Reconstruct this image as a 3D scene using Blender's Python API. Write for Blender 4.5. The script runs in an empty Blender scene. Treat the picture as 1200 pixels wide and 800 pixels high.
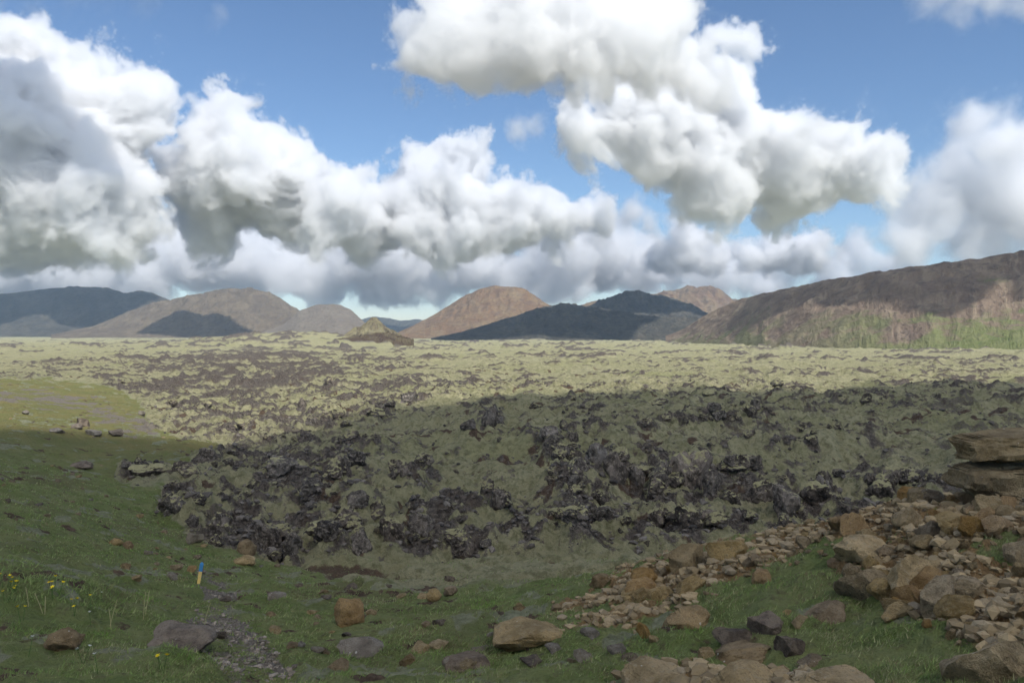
import bpy, bmesh, math, random
import numpy as np
from mathutils import Vector

SC = bpy.context.scene
COL = SC.collection
R = random.Random(11)
RNG = np.random.default_rng(11)
F = 1200 * 28 / 36.0            # focal length of a 28 mm lens, in photo pixels
PITCH = math.radians(-0.74)
HOR = 388.0                     # photo row of the horizon

# ------------------------------------------------------------------ noise
_perm = np.random.default_rng(5).permutation(4096).astype(np.int64)
def _h(ix, iy, iz=0):
    return _perm[(_perm[(_perm[ix & 4095] + iy) & 4095] + iz) & 4095]
_ang = np.linspace(0, 2 * np.pi, 4096, endpoint=False)
_GX, _GY = np.cos(_ang), np.sin(_ang)
def perlin(x, y, seed=0):
    xi = np.floor(x).astype(np.int64); yi = np.floor(y).astype(np.int64)
    fx = x - xi; fy = y - yi
    u = fx * fx * fx * (fx * (fx * 6 - 15) + 10); v = fy * fy * fy * (fy * (fy * 6 - 15) + 10)
    def g(dx, dy):
        h = _h(xi + dx, yi + dy, seed)
        return _GX[h] * (fx - dx) + _GY[h] * (fy - dy)
    a = g(0, 0); b = g(1, 0); c = g(0, 1); d = g(1, 1)
    return 1.5 * ((a + u * (b - a)) + v * ((c + u * (d - c)) - (a + u * (b - a))))
def fbm(x, y, wl, octs=4, seed=0, rough=.5, ridged=False, billow=False):
    s = 0; a = 1; tot = 0
    for o in range(octs):
        n = perlin(x / wl + 17.3 * o, y / wl - 9.1 * o, seed + o * 31)
        if ridged: n = 1 - 2 * np.abs(n)
        if billow: n = 2 * np.abs(n) - .6
        s = s + a * n; tot += a; a *= rough; wl *= .5
    return s / tot
def _h3(v):
    return (_h(v[0], v[1], v[2]) & 1023) / 511.5 - 1
def noise3(p, seed=0):
    i = np.floor(p).astype(np.int64); f = p - i
    w = f * f * (3 - 2 * f); out = 0
    for dx in (0, 1):
        for dy in (0, 1):
            for dz in (0, 1):
                wt = (w[:, 0] if dx else 1 - w[:, 0]) * (w[:, 1] if dy else 1 - w[:, 1]) * (w[:, 2] if dz else 1 - w[:, 2])
                out = out + wt * _h3((i[:, 0] + dx + seed * 7, i[:, 1] + dy, i[:, 2] + dz))
    return out
def fbm3(p, scale, octs=4, seed=0, rough=.5):
    s = 0; a = 1; t = 0
    for o in range(octs):
        s = s + a * noise3(p * scale + o * 5.7, seed + o); t += a; a *= rough; scale *= 2.03
    return s / t
def sstep(a, b, x):
    t = np.clip((x - a) / (b - a), 0, 1); return t * t * (3 - 2 * t)
def polydist(px, py, poly):
    """signed distance to a polygon (positive inside), vectorised"""
    d = np.full(px.shape, 1e18); ins = np.zeros(px.shape, bool); n = len(poly)
    for i in range(n):
        ax, ay = poly[i]; bx, by = poly[(i + 1) % n]
        ex, ey = bx - ax, by - ay
        t = np.clip(((px - ax) * ex + (py - ay) * ey) / (ex * ex + ey * ey + 1e-9), 0, 1)
        d = np.minimum(d, (px - ax - t * ex) ** 2 + (py - ay - t * ey) ** 2)
        c = (ay > py) != (by > py)
        if ey != 0: ins ^= c & (px < ex * (py - ay) / ey + ax)
    return np.where(ins, 1, -1) * np.sqrt(d)

# ------------------------------------------------------------------ node helpers
class NT:
    def __init__(s, tree): s.t = tree
    def n(s, typ, **kw):
        o = s.t.nodes.new(typ)
        for k, v in kw.items(): setattr(o, k, v)
        return o
    def put(s, sock, v):
        if v is None: return
        if isinstance(v, bpy.types.NodeSocket): s.t.links.new(v, sock)
        else: sock.default_value = v
    def m(s, op, a, b=None, c=None, clamp=False):
        o = s.n('ShaderNodeMath', operation=op, use_clamp=clamp)
        for i, v in enumerate((a, b, c)): s.put(o.inputs[i], v)
        return o.outputs[0]
    def vm(s, op, a, b=None, scale=None, out=0):
        o = s.n('ShaderNodeVectorMath', operation=op)
        s.put(o.inputs[0], a); s.put(o.inputs[1], b)
        if scale is not None: s.put(o.inputs['Scale'], scale)
        return o.outputs[out]
    def noise(s, vec, scale, detail=4, rough=.55, out=0, dist=0):
        o = s.n('ShaderNodeTexNoise'); s.put(o.inputs['Vector'], vec)
        o.inputs['Scale'].default_value = scale; o.inputs['Detail'].default_value = detail
        o.inputs['Roughness'].default_value = rough; o.inputs['Distortion'].default_value = dist
        return o.outputs[out]
    def ramp(s, v, a, b, lo=0., hi=1.):
        o = s.n('ShaderNodeMapRange', interpolation_type='SMOOTHSTEP'); s.put(o.inputs[0], v)
        for i, q in enumerate((a, b, lo, hi)): s.put(o.inputs[i + 1], q)
        return o.outputs[0]
    def mix(s, f, a, b, blend='MIX'):
        o = s.n('ShaderNodeMix', data_type='RGBA', blend_type=blend); s.put(o.inputs[0], f)
        for k, q in ((6, a), (7, b)):
            if isinstance(q, tuple): q = (*q[:3], 1.)
            s.put(o.inputs[k], q)
        return o.outputs[2]
def new_mat(name):
    m = bpy.data.materials.new(name); m.use_nodes = True; t = NT(m.node_tree); m.node_tree.nodes.clear()
    out = t.n('ShaderNodeOutputMaterial'); b = t.n('ShaderNodeBsdfPrincipled')
    m.node_tree.links.new(b.outputs[0], out.inputs[0])
    b.inputs['Roughness'].default_value = .9; b.inputs['Specular IOR Level'].default_value = .25
    return m, t, b
def bump(t, b, h, strength=.5, dist=.05):
    o = t.n('ShaderNodeBump'); o.inputs['Strength'].default_value = strength; o.inputs['Distance'].default_value = dist
    t.put(o.inputs['Height'], h); t.put(b.inputs['Normal'], o.outputs[0])
def tag(o, label=None, cat=None, group=None, kind=None):
    for k, v in (('label', label), ('category', cat), ('group', group), ('kind', kind)):
        if v: o[k] = v
    return o
def link(name, data, parent=None, loc=None):
    o = bpy.data.objects.new(name, data); COL.objects.link(o)
    if parent: o.parent = parent
    if loc is not None: o.location = loc
    return o
def np_mesh(name, co, faces, mats=(), smooth=True):
    me = bpy.data.meshes.new(name); co = np.asarray(co, np.float32); faces = np.asarray(faces, np.int32); k = faces.shape[1]
    me.vertices.add(len(co)); me.vertices.foreach_set('co', co.ravel())
    me.loops.add(faces.size); me.loops.foreach_set('vertex_index', faces.ravel())
    me.polygons.add(len(faces)); me.polygons.foreach_set('loop_start', np.arange(0, faces.size, k, dtype=np.int32))
    me.polygons.foreach_set('loop_total', np.full(len(faces), k, np.int32))
    me.polygons.foreach_set('use_smooth', np.full(len(faces), smooth, bool))
    for m in mats: me.materials.append(m)
    me.update(calc_edges=True)
    return me
def color_attr(me, name, rgba):
    a = me.attributes.new(name, 'FLOAT_COLOR', 'POINT'); a.data.foreach_set('color', np.ascontiguousarray(rgba, np.float32).ravel())
def grid_faces(nr, nc, flip=False):
    i = np.arange(nr - 1)[:, None] * nc + np.arange(nc - 1)[None, :]
    q = np.stack([i, i + 1, i + nc + 1, i + nc], -1).reshape(-1, 4)
    return q[:, ::-1] if flip else q

# ------------------------------------------------------------------ camera, sun, sky
cam = bpy.data.cameras.new('camera'); cam.lens = 28; cam.sensor_width = 36; cam.clip_start = .2; cam.clip_end = 60000
cam_o = link('camera', cam); cam_o.rotation_euler = (math.pi / 2 + PITCH, 0, 0); SC.camera = cam_o

SUN_EL, SUN_AZ = math.radians(48), math.radians(146)
S = Vector((math.cos(SUN_EL) * math.sin(SUN_AZ), math.cos(SUN_EL) * math.cos(SUN_AZ), math.sin(SUN_EL)))
W = bpy.data.worlds.new('World'); SC.world = W; W.use_nodes = True
wt = NT(W.node_tree); bg = W.node_tree.nodes['Background']
sky = wt.n('ShaderNodeTexSky', sky_type='NISHITA', sun_disc=False)
sky.sun_elevation = SUN_EL; sky.sun_rotation = SUN_AZ; sky.altitude = 100; sky.air_density = 1.0; sky.dust_density = 0.; sky.ozone_density = 6.0
wt.put(bg.inputs[0], sky.outputs[0]); bg.inputs[1].default_value = .056
sun = bpy.data.lights.new('sun', 'SUN'); sun.energy = 2.55; sun.angle = math.radians(.5); sun.color = (1, .95, .87)
sun_o = link('sun', sun); sun_o.rotation_euler = S.to_track_quat('Z', 'Y').to_euler()

# ------------------------------------------------------------------ the lie of the land
def ctrl(px, py, y):
    return ((px - 600) / F, y, (py - HOR) / F * y)
CT = [ctrl(*a) for a in [
    (0, 800, 8.6), (200, 800, 9), (400, 800, 9.4), (600, 800, 9), (800, 800, 8), (1000, 800, 7), (1200, 800, 6),
    (0, 722, 12), (200, 720, 13.5), (400, 720, 15), (600, 720, 14), (800, 720, 11.5), (1000, 715, 9.6), (1200, 700, 8.6),
    (0, 684, 13.4), (100, 690, 14.5), (232, 684, 20), (400, 688, 20), (550, 690, 19.5),
    (0, 640, 18), (110, 645, 21), (232, 655, 26), (330, 658, 28.5), (500, 664, 29), (650, 664, 28.5),
    (740, 672, 16.6), (830, 642, 15.6), (900, 632, 15), (1000, 610, 14), (1100, 592, 13), (1200, 586, 12), (900, 672, 12), (1050, 650, 11),
    (850, 662, 29), (1000, 655, 28), (1200, 650, 27), (720, 666, 25),
    (1000, 612, 36), (950, 568, 41), (1150, 565, 39), (1100, 500, 56), (1000, 460, 95), (1200, 456, 100),
    (400, 580, 36), (560, 575, 38), (700, 612, 35), (800, 555, 42), (640, 505, 56), (450, 512, 58), (300, 558, 45), (335, 522, 60), (600, 467, 86), (800, 461, 92), (400, 492, 73),
    (200, 594, 36), (150, 552, 45), (200, 522, 58), (100, 500, 65), (0, 514, 50), (0, 590, 25), (100, 600, 28), (250, 507, 72), (100, 462, 110), (0, 450, 112), (250, 462, 120)]]
for y, py in ((155, 439), (260, 425), (600, 411), (1500, 401), (3500, 395.5), (9000, 391.3)):
    for px in (-200, 0, 300, 600, 900, 1200, 1400): CT.append(ctrl(px, py, y))
for u in (-.8, -.4, 0, .4, .8):
    CT.append((u, 2.2, 2.25 - .35 * u)); CT.append((u, .8, 1.8 - .1 * u)); CT.append((u, .3, 1.65))
CT = np.array(CT)
def _tps_xy(u, y): return np.stack([u * 1.6, np.log(y)], -1)
def _phi(r2): return np.where(r2 > 1e-12, .5 * r2 * np.log(np.maximum(r2, 1e-12)), 0)
_X = _tps_xy(CT[:, 0], CT[:, 1]); _n = len(_X)
_K = _phi(((_X[:, None] - _X[None]) ** 2).sum(-1)) + np.eye(_n) * .004
_P = np.c_[np.ones(_n), _X]; _A = np.block([[_K, _P], [_P.T, np.zeros((3, 3))]])
_w = np.linalg.solve(_A, np.r_[CT[:, 2] / CT[:, 1] ** .35, 0, 0, 0])
def drop(u, y):
    """smooth depth of the ground below the eye"""
    X = _tps_xy(u, y).reshape(-1, 2); out = np.empty(len(X))
    for i in range(0, len(X), 40000):
        q = X[i:i + 40000]
        out[i:i + 40000] = _phi(((q[:, None] - _X[None]) ** 2).sum(-1)) @ _w[:_n] + _w[_n] + q @ _w[_n + 1:]
    return out.reshape(np.shape(u)) * y ** .35

LAVA = [(-200, 441), (60, 444), (125, 452), (160, 468), (172, 500), (215, 514), (262, 520), (245, 532), (200, 543), (140, 547), (132, 562), (190, 574), (186, 602),
        (222, 630), (320, 656), (440, 660), (560, 657), (640, 655), (700, 655), (760, 668), (900, 680), (1500, 660), (1500, 300), (-300, 300)]
MOSSY = [(330, 655), (430, 690), (540, 704), (640, 700), (760, 676), (720, 650), (560, 650), (420, 655)]
TAN = [(650, 716), (700, 692), (745, 660), (820, 630), (900, 618), (1000, 590), (1110, 570), (1400, 560), (1400, 800), (1140, 762), (1075, 730), (1020, 690), (965, 652), (905, 676), (830, 690), (760, 706)]
TAN2 = [(725, 800), (800, 782), (930, 786), (1040, 800), (1040, 900), (700, 900)]
TRAIL = [(216, 650), (232, 650), (268, 684), (290, 730), (330, 780), (350, 840), (280, 840), (262, 768), (200, 752), (226, 718), (238, 690)]
GRAVEL = [(-60, 452), (50, 459), (110, 470), (184, 500), (182, 514), (150, 503), (100, 482), (40, 470), (-60, 466)]
CRAGS = [(575, 488, 16, 18), (235, 538, 26, 12), (165, 553, 28, 9), (350, 555, 75, 28), (215, 590, 30, 18), (260, 612, 40, 14), (310, 640, 50, 16), (400, 632, 60, 18), (480, 625, 50, 22),
         (545, 640, 30, 14), (583, 588, 14, 16), (655, 532, 22, 14), (725, 545, 38, 24), (800, 558, 45, 28), (870, 545, 26, 8), (930, 585, 60, 30), (860, 600, 90, 30), (1000, 600, 40, 24), (1060, 568, 60, 14),
         (700, 610, 60, 30), (420, 520, 45, 8), (340, 515, 40, 7), (300, 500, 60, 14), (440, 478, 25, 9), (390, 490, 40, 10), (230, 480, 40, 8), (150, 450, 30, 5), (900, 478, 60, 6), (820, 492, 80, 6),
         (680, 478, 40, 6), (1050, 470, 60, 5), (960, 505, 70, 6), (720, 500, 60, 6), (1120, 455, 40, 5), (890, 520, 80, 5), (640, 512, 40, 8), (470, 560, 40, 10), (520, 600, 40, 14), (640, 622, 50, 18), (780, 610, 80, 26), (920, 622, 60, 18), (690, 570, 40, 16), (400, 600, 50, 16), (300, 575, 50, 14)]

NA = 980
th = np.concatenate([np.radians(np.linspace(-180, -42, 46))[:-1], np.radians(np.linspace(-42, 42, NA)), np.radians(np.linspace(42, 180, 46))[1:]])
lr = [math.log(.3)]
def _go(a, step):
    while lr[-1] < math.log(a): lr.append(lr[-1] + step)
_go(4, .05); _go(120, .0036); _go(600, .008); _go(9500, .02)
rr = np.exp(np.array(lr)); NR, NC = len(rr), len(th)
TH, RR = np.meshgrid(th, rr)
X = np.sin(TH) * RR; Y = np.cos(TH) * RR
thc = .68 * np.tanh(TH / .68 * (1 + .12 * (TH / .68) ** 2))
thc = np.where(np.abs(TH) < .66, TH, np.sign(TH) * np.minimum(.66 + (np.abs(TH) - .66) * .15, .75))
U = np.tan(thc); YD = RR * np.cos(thc)
D = drop(U, YD)
PX = 600 + U * F; PY = HOR + F * D / YD
w_n = fbm(X, Y, 4, 4, 3)
pxn = (30 * (YD / 40) ** -.5)                                  # ragged outlines, in photo pixels at that depth
def region(poly, soft, amp, seed, near=None, far=None):
    n = fbm(X, Y, 3, 5, seed) * amp
    d = polydist(PX, PY, poly) + n
    w = sstep(-soft, soft, d)
    if near is not None: w = w * sstep(near - 1.5, near + 1.5, YD)
    if far is not None: w = w * (1 - sstep(far - 1, far + 1, YD))
    return w
lava = np.maximum(region(LAVA, 6, 14, 1, near=24), sstep(130, 170, YD))
mossy = region(MOSSY, 6, 14, 2, near=19)
tan = (1 - .92 * sstep(.10, .34, fbm(X, Y, 1.5, 4, 118, .6))) * np.maximum(region(TAN, 14, 60, 4, far=22), region(TAN2, 12, 30, 5, far=22))
trail = region(TRAIL, 8, 40, 6, far=24)
gravel = .8 * region(GRAVEL, 6, 24, 7, near=40) * sstep(-.5, .1, fbm(X, Y, 4, 4, 117, .6))
crag = np.zeros_like(X)
for cx, cy, rx, ry in CRAGS:
    if cy > 525: rx, ry = rx * 1.2, ry * 1.2
    q = 1 - np.sqrt(((PX - cx) / rx) ** 2 + ((PY - cy) / ry) ** 2)
    crag = np.maximum(crag, sstep(-.45, .35, q + .5 * fbm(X, Y, 2.5, 3, int(cx)))) 
zone = fbm(X, Y, 26, 4, 40)
far_rock = sstep(.16, .42, zone + .55 * fbm(X, Y, 7, 3, 41)) * sstep(45, 75, YD)
left_lit = sstep(1.0, .0, np.abs(PX - 300) / 230) * sstep(500, 90, YD) * sstep(55, 65, YD)
far_rock = np.maximum(far_rock * (1 - .45 * sstep(130, 400, YD)), left_lit * sstep(-.25, .2, fbm(X, Y, 5, 4, 44) + .35 * zone))
crag = np.clip(np.maximum(crag * (YD > 24) * (YD < 170), far_rock), 0, 1) * lava
# heights
mound = fbm(X, Y, 5.5, 3, 50, .5, billow=True) * .80 + fbm(X, Y, 17, 2, 53) * .6 + fbm(X, Y, 1.9, 3, 55, .55, billow=True) * .46 * sstep(220, 90, YD)
big9 = fbm(X + 2.5 * fbm(X, Y, 8, 2, 130), Y, 9.5, 2, 132, .4, billow=True)
mound = mound + big9 * .95 * sstep(27, 33, YD) * sstep(170, 80, YD)
big = fbm(X, Y, 60, 3, 57) * sstep(70, 180, YD) * 1.5 + fbm(X, Y, 240, 2, 58) * sstep(250, 900, YD) * 3.5
rough = fbm(X, Y, 2.6, 5, 60, .62, ridged=True) * 1.0 + fbm(X, Y, .9, 4, 66, .65, ridged=True) * .34 + .1
H = lava * (mound * (1 - .4 * crag) + big + crag * (rough * .72 + .05) - .25)
H += .17 * lava * fbm(X, Y, .8, 4, 70, .6) * sstep(120, 50, YD)
speck = np.zeros_like(X)
for wl, y0, y1, thr in ((1.1, 24, 75, .12), (2.2, 26, 130, .10), (4.5, 60, 260, .06), (9, 110, 520, .06), (20, 240, 1100, .05), (45, 600, 2600, .06)):
    win = sstep(y0 * .8, y0 * 1.2, YD) * sstep(y1 * 1.3, y1 * .7, YD)
    q = fbm(X, Y, wl, 4, int(500 + wl * 10), .6) + .30 * fbm(X, Y, wl * 6, 3, int(560 + wl * 10))
    k = sstep(thr + .10, thr + .34, q - .05 * sstep(80, 200, YD) + .30 * fbm(X, Y, 90, 3, 620) + .12 * sstep(.9, .0, np.abs(PX - 300) / 260)) * win * lava
    speck = np.maximum(speck, k); H += k * wl * .11 * (.6 + fbm(X, Y, wl * .35, 3, int(590 + wl)))
grassy = (1 - lava)
H += grassy * (fbm(X, Y, 6, 3, 80) * .28 * sstep(4, 10, YD) + fbm(X, Y, 1.3, 4, 84, .6, billow=True) * .20 + fbm(X, Y, .35, 3, 88) * .025)
H += mossy * .45 * (sstep(-.25, .0, fbm(X, Y * 2.2, 7, 3, 95)) - .4) * (1 - lava)
H += tan * (fbm(X, Y, 1.0, 4, 90, .6, ridged=True) * .12)
H -= trail * .07
hum = np.exp(-(((PX - 40) / 95) ** 2 + ((YD - 13.2) / 1.5) ** 2)); H += hum * .45
# moss hill with the old cone on the plain, left of the middle
hx = (PX - 345) / 130; H += 17 * np.exp(-hx ** 2 * np.where(hx > 0, 2.2, 1)) * np.exp(-((YD - 1000) / 170) ** 2) * (1 + .25 * fbm(X, Y, 60, 4, 97))
Z = -D + H * sstep(.8, 3, RR)

def height(x, y):
    """interpolated ground height at world points in front of the camera"""
    x = np.asarray(x, float); y = np.asarray(y, float)
    t = np.arctan2(x, y); r = np.hypot(x, y)
    fi = np.interp(np.log(r), np.array(lr), np.arange(NR)); fj = np.interp(t, th, np.arange(NC))
    i = np.clip(fi.astype(int), 0, NR - 2); j = np.clip(fj.astype(int), 0, NC - 2); a = fi - i; b = fj - j
    return (Z[i, j] * (1 - a) + Z[i + 1, j] * a) * (1 - b) + (Z[i, j + 1] * (1 - a) + Z[i + 1, j + 1] * a) * b
def sample(A, x, y):
    t = np.arctan2(x, y); r = np.hypot(x, y)
    i = np.clip(np.searchsorted(np.array(lr), np.log(r)), 0, NR - 1); j = np.clip(np.searchsorted(th, t), 0, NC - 1)
    return A[i, j]
_ys = np.exp(np.linspace(math.log(4.5), math.log(3000), 3600))
def unproject(px, py):
    """the first ground point seen along the line of sight through a photo pixel"""
    u = (px - 600) / F; v = (py - HOR) / F
    z = height(u * _ys, _ys); hit = np.nonzero(z >= -v * _ys)[0]
    k = hit[0] if len(hit) else len(_ys) - 1
    return u * _ys[k], _ys[k], z[k]

rk_n = fbm(X, Y, 1.2, 5, 120, .62) + .5 * fbm(X, Y, 4, 2, 121)
crease = np.maximum(.7 * sstep(-.14, -.44, fbm(X, Y, 5.5, 3, 50, .5, billow=True)), sstep(-.22, -.46, big9)) * sstep(160, 80, YD)
rock_w = lava * np.clip(np.maximum.reduce([crag * (.10 + .90 * sstep(-.22, .22, rk_n - .10 * sstep(450, 700, PX) * (PY < 560))), .9 * speck * (1 - .35 * sstep(110, 60, YD)), .8 * np.maximum(crease, .8 * sstep(-.08, -.4, fbm(X, Y, 1.9, 3, 55, .55, billow=True)) * sstep(110, 40, YD)) * sstep(-.25, .22, rk_n)]), 0, 1)
brown = np.clip(lava * sstep(.12, .45, fbm(X, Y, 2.6, 5, 105, .62) + .3 * fbm(X, Y, 12, 2, 106)) * .85 * sstep(400, 100, YD) + .62 * mossy * sstep(-.04, -.22, fbm(X, Y * 2.2, 7, 3, 95)) * (1 - lava), 0, 1)
moss_w = np.clip(np.maximum(lava, mossy * .85), 0, 1)
moss_w = np.maximum(moss_w, .8 * (1 - lava) * (1 - tan) * sstep(.02, .42, fbm(X, Y, 1.6, 5, 110, .6) + .3 * fbm(X, Y, 7, 2, 111)) * sstep(6, 9, YD))
brown = np.maximum(brown, .8 * (1 - lava) * (1 - tan) * sstep(.16, .5, fbm(X, Y, .9, 5, 112, .6) + .45 * fbm(X, Y, 5, 3, 113)))
trail = trail * (.35 + .65 * sstep(-.25, .30, fbm(X, Y, 1.1, 4, 115, .6)))

# --- ground material
gm, t, b = new_mat('ground')
tc = t.n('ShaderNodeTexCoord').outputs['Object']
A1 = t.n('ShaderNodeVertexColor', layer_name='cover').outputs[0]; A2 = t.n('ShaderNodeVertexColor', layer_name='soil').outputs[0]
s1 = t.n('ShaderNodeSeparateColor'); t.put(s1.inputs[0], A1); s2 = t.n('ShaderNodeSeparateColor'); t.put(s2.inputs[0], A2); A_lava = t.n('ShaderNodeAttribute', attribute_name='lava').outputs['Fac']
nf = t.noise(tc, 5.0, 6, .65); nm = t.noise(tc, .9, 5, .6); nl = t.noise(tc, .16, 5, .6); nx = t.noise(tc, .035, 6, .6); nff = t.noise(tc, 22, 4, .65)
grass = t.mix(t.ramp(nm, .35, .68), (.155, .20, .066), (.23, .255, .11)); grass = t.mix(t.ramp(nl, .5, .68, 0, .7), grass, (.17, .155, .08)); grass = t.mix(t.ramp(nf, .52, .72, 0, .8), grass, (.12, .095, .06))
moss = t.mix(t.ramp(nl, .35, .65), (.328, .315, .186), (.380, .358, .225)); moss = t.mix(t.ramp(nm, .45, .68, 0, .7), moss, (.265, .25, .135)); moss = t.mix(t.ramp(nx, .48, .68, 0, .6), moss, (.28, .29, .13))
n25 = t.noise(tc, 2.3, 7, .68)
moss = t.mix(t.ramp(n25, .47, .60, 0, .9), moss, (.20, .20, .108)); moss = t.mix(t.ramp(n25, .60, .72, 0, .8), moss, (.11, .095, .06))
moss = t.mix(t.ramp(nff, .52, .66, 0, .7), moss, (.20, .19, .11)); moss = t.mix(t.ramp(nff, .46, .32, 0, .5), moss, (.36, .34, .20))
rock = t.mix(t.ramp(nf, .36, .64), (.050, .043, .039), (.185, .160, .137)); rock = t.mix(t.ramp(nm, .5, .7, 0, .6), rock, (.10, .072, .052)); rock = t.mix(t.ramp(nff, .55, .72, 0, .7), rock, (.24, .22, .19)); rock = t.mix(t.ramp(nff, .45, .30, 0, .7), rock, (.022, .020, .020))
soil = t.mix(t.ramp(nf, .3, .7), (.065, .045, .034), (.15, .105, .072))
ochre = t.mix(t.ramp(nf, .3, .7), (.20, .125, .058), (.33, .225, .115)); ochre = t.mix(t.ramp(nm, .5, .7, 0, .5), ochre, (.22, .17, .11))
grav = t.mix(t.ramp(nff, .3, .7), (.12, .105, .09), (.30, .265, .225))
def edge(w, n, k=.9, a=.38, b_=.62):                       # a cover's ragged edge: weight pushed by noise, then sharpened
    return t.ramp(t.m('ADD', w, t.m('MULTIPLY', t.m('SUBTRACT', n, .5), k)), a, b_)
grass = t.mix(t.m('MULTIPLY', s2.outputs[2], t.ramp(nm, .25, .6, .35, 1.)), grass, t.mix(t.ramp(nl, .4, .6), (.235, .205, .085), (.19, .19, .075)))
silver = t.mix(t.ramp(nf, .35, .65), (.19, .205, .125), (.29, .30, .20))
c = t.mix(edge(s1.outputs[0], nm), grass, t.mix(A_lava, silver, moss))
c = t.mix(edge(s2.outputs[0], nf), c, soil)
c = t.mix(edge(s1.outputs[1], t.m('MULTIPLY_ADD', nf, .45, t.m('MULTIPLY_ADD', nm, .2, t.m('MULTIPLY', nff, .35))), 2.6, .32, .68), c, rock)
c = t.mix(edge(s1.outputs[2], nf, 1.0), c, ochre)
c = t.mix(edge(s2.outputs[1], nf, 1.2), c, grav)
t.put(b.inputs['Base Color'], c); b.inputs['Roughness'].default_value = .95; b.inputs['Specular IOR Level'].default_value = .12
bump(t, b, t.m('MULTIPLY_ADD', nff, .35, t.m('MULTIPLY_ADD', nm, 1.2, t.m('MULTIPLY_ADD', n25, 1.3, nf))), 1., .34)

me = np_mesh('ground', np.stack([X, Y, Z], -1).reshape(-1, 3), grid_faces(NR, NC, True), [gm])
o1 = np.ones(X.size)
color_attr(me, 'cover', np.stack([moss_w.ravel(), rock_w.ravel(), tan.ravel(), o1], -1))
color_attr(me, 'soil', np.stack([brown.ravel(), np.maximum(trail, gravel).ravel(), (grassy * sstep(34, 62, YD)).ravel(), o1], -1))
la = me.attributes.new('lava', 'FLOAT', 'POINT'); la.data.foreach_set('value', np.ascontiguousarray(np.maximum(lava, mossy).ravel(), np.float32))
ground = tag(link('ground', me), kind='structure')

# ------------------------------------------------------------------ hills
HILLS = {}
def hill_mat(name, cols, green=0., greencol=(.10, .15, .045), streak=1.0):
    m, t, b = new_mat(name)
    at = t.n('ShaderNodeVertexColor', layer_name='slope'); sp = t.n('ShaderNodeSeparateColor'); t.put(sp.inputs[0], at.outputs[0])
    tc = t.n('ShaderNodeTexCoord').outputs['Object']
    n1 = t.noise(tc, .012, 6, .65); n2 = t.noise(tc, .05, 6, .65)
    cmb = t.n('ShaderNodeCombineXYZ'); t.put(cmb.inputs[0], t.m('MULTIPLY', sp.outputs[0], 6. * streak)); t.put(cmb.inputs[1], t.m('MULTIPLY', sp.outputs[1], 4.)); t.put(cmb.inputs[2], t.m('MULTIPLY', n1, 2.5))
    st = t.noise(cmb.outputs[0], 1., 7, .62, dist=.6)
    c = t.mix(t.ramp(n1, .35, .65), cols[0], cols[1]); c = t.mix(t.ramp(st, .42, .66, 0, .9), c, cols[2]); c = t.mix(t.ramp(n2, .48, .68, 0, .85), c, cols[3])
    if green:
        g = t.m('ADD', t.m('MULTIPLY', t.m('SUBTRACT', 1., sp.outputs[1]), 1.0), t.m('MULTIPLY', t.m('SUBTRACT', st, .5), .35))
        g = t.m('ADD', g, t.m('MULTIPLY', t.m('SUBTRACT', n2, .5), .9))
        g = t.m('ADD', g, t.m('MULTIPLY', t.m('SUBTRACT', n1, .5), 2.4))
        c = t.mix(t.m('MULTIPLY', t.ramp(g, .58, .88, 0, .95), sp.outputs[2]), c, t.mix(t.ramp(n2, .3, .7), greencol, (.16, .17, .08)))
    t.put(b.inputs['Base Color'], c); b.inputs['Specular IOR Level'].default_value = .1
    bump(t, b, t.m('ADD', n2, t.m('MULTIPLY', st, 1.0)), .9, 9.)
    return m
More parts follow.
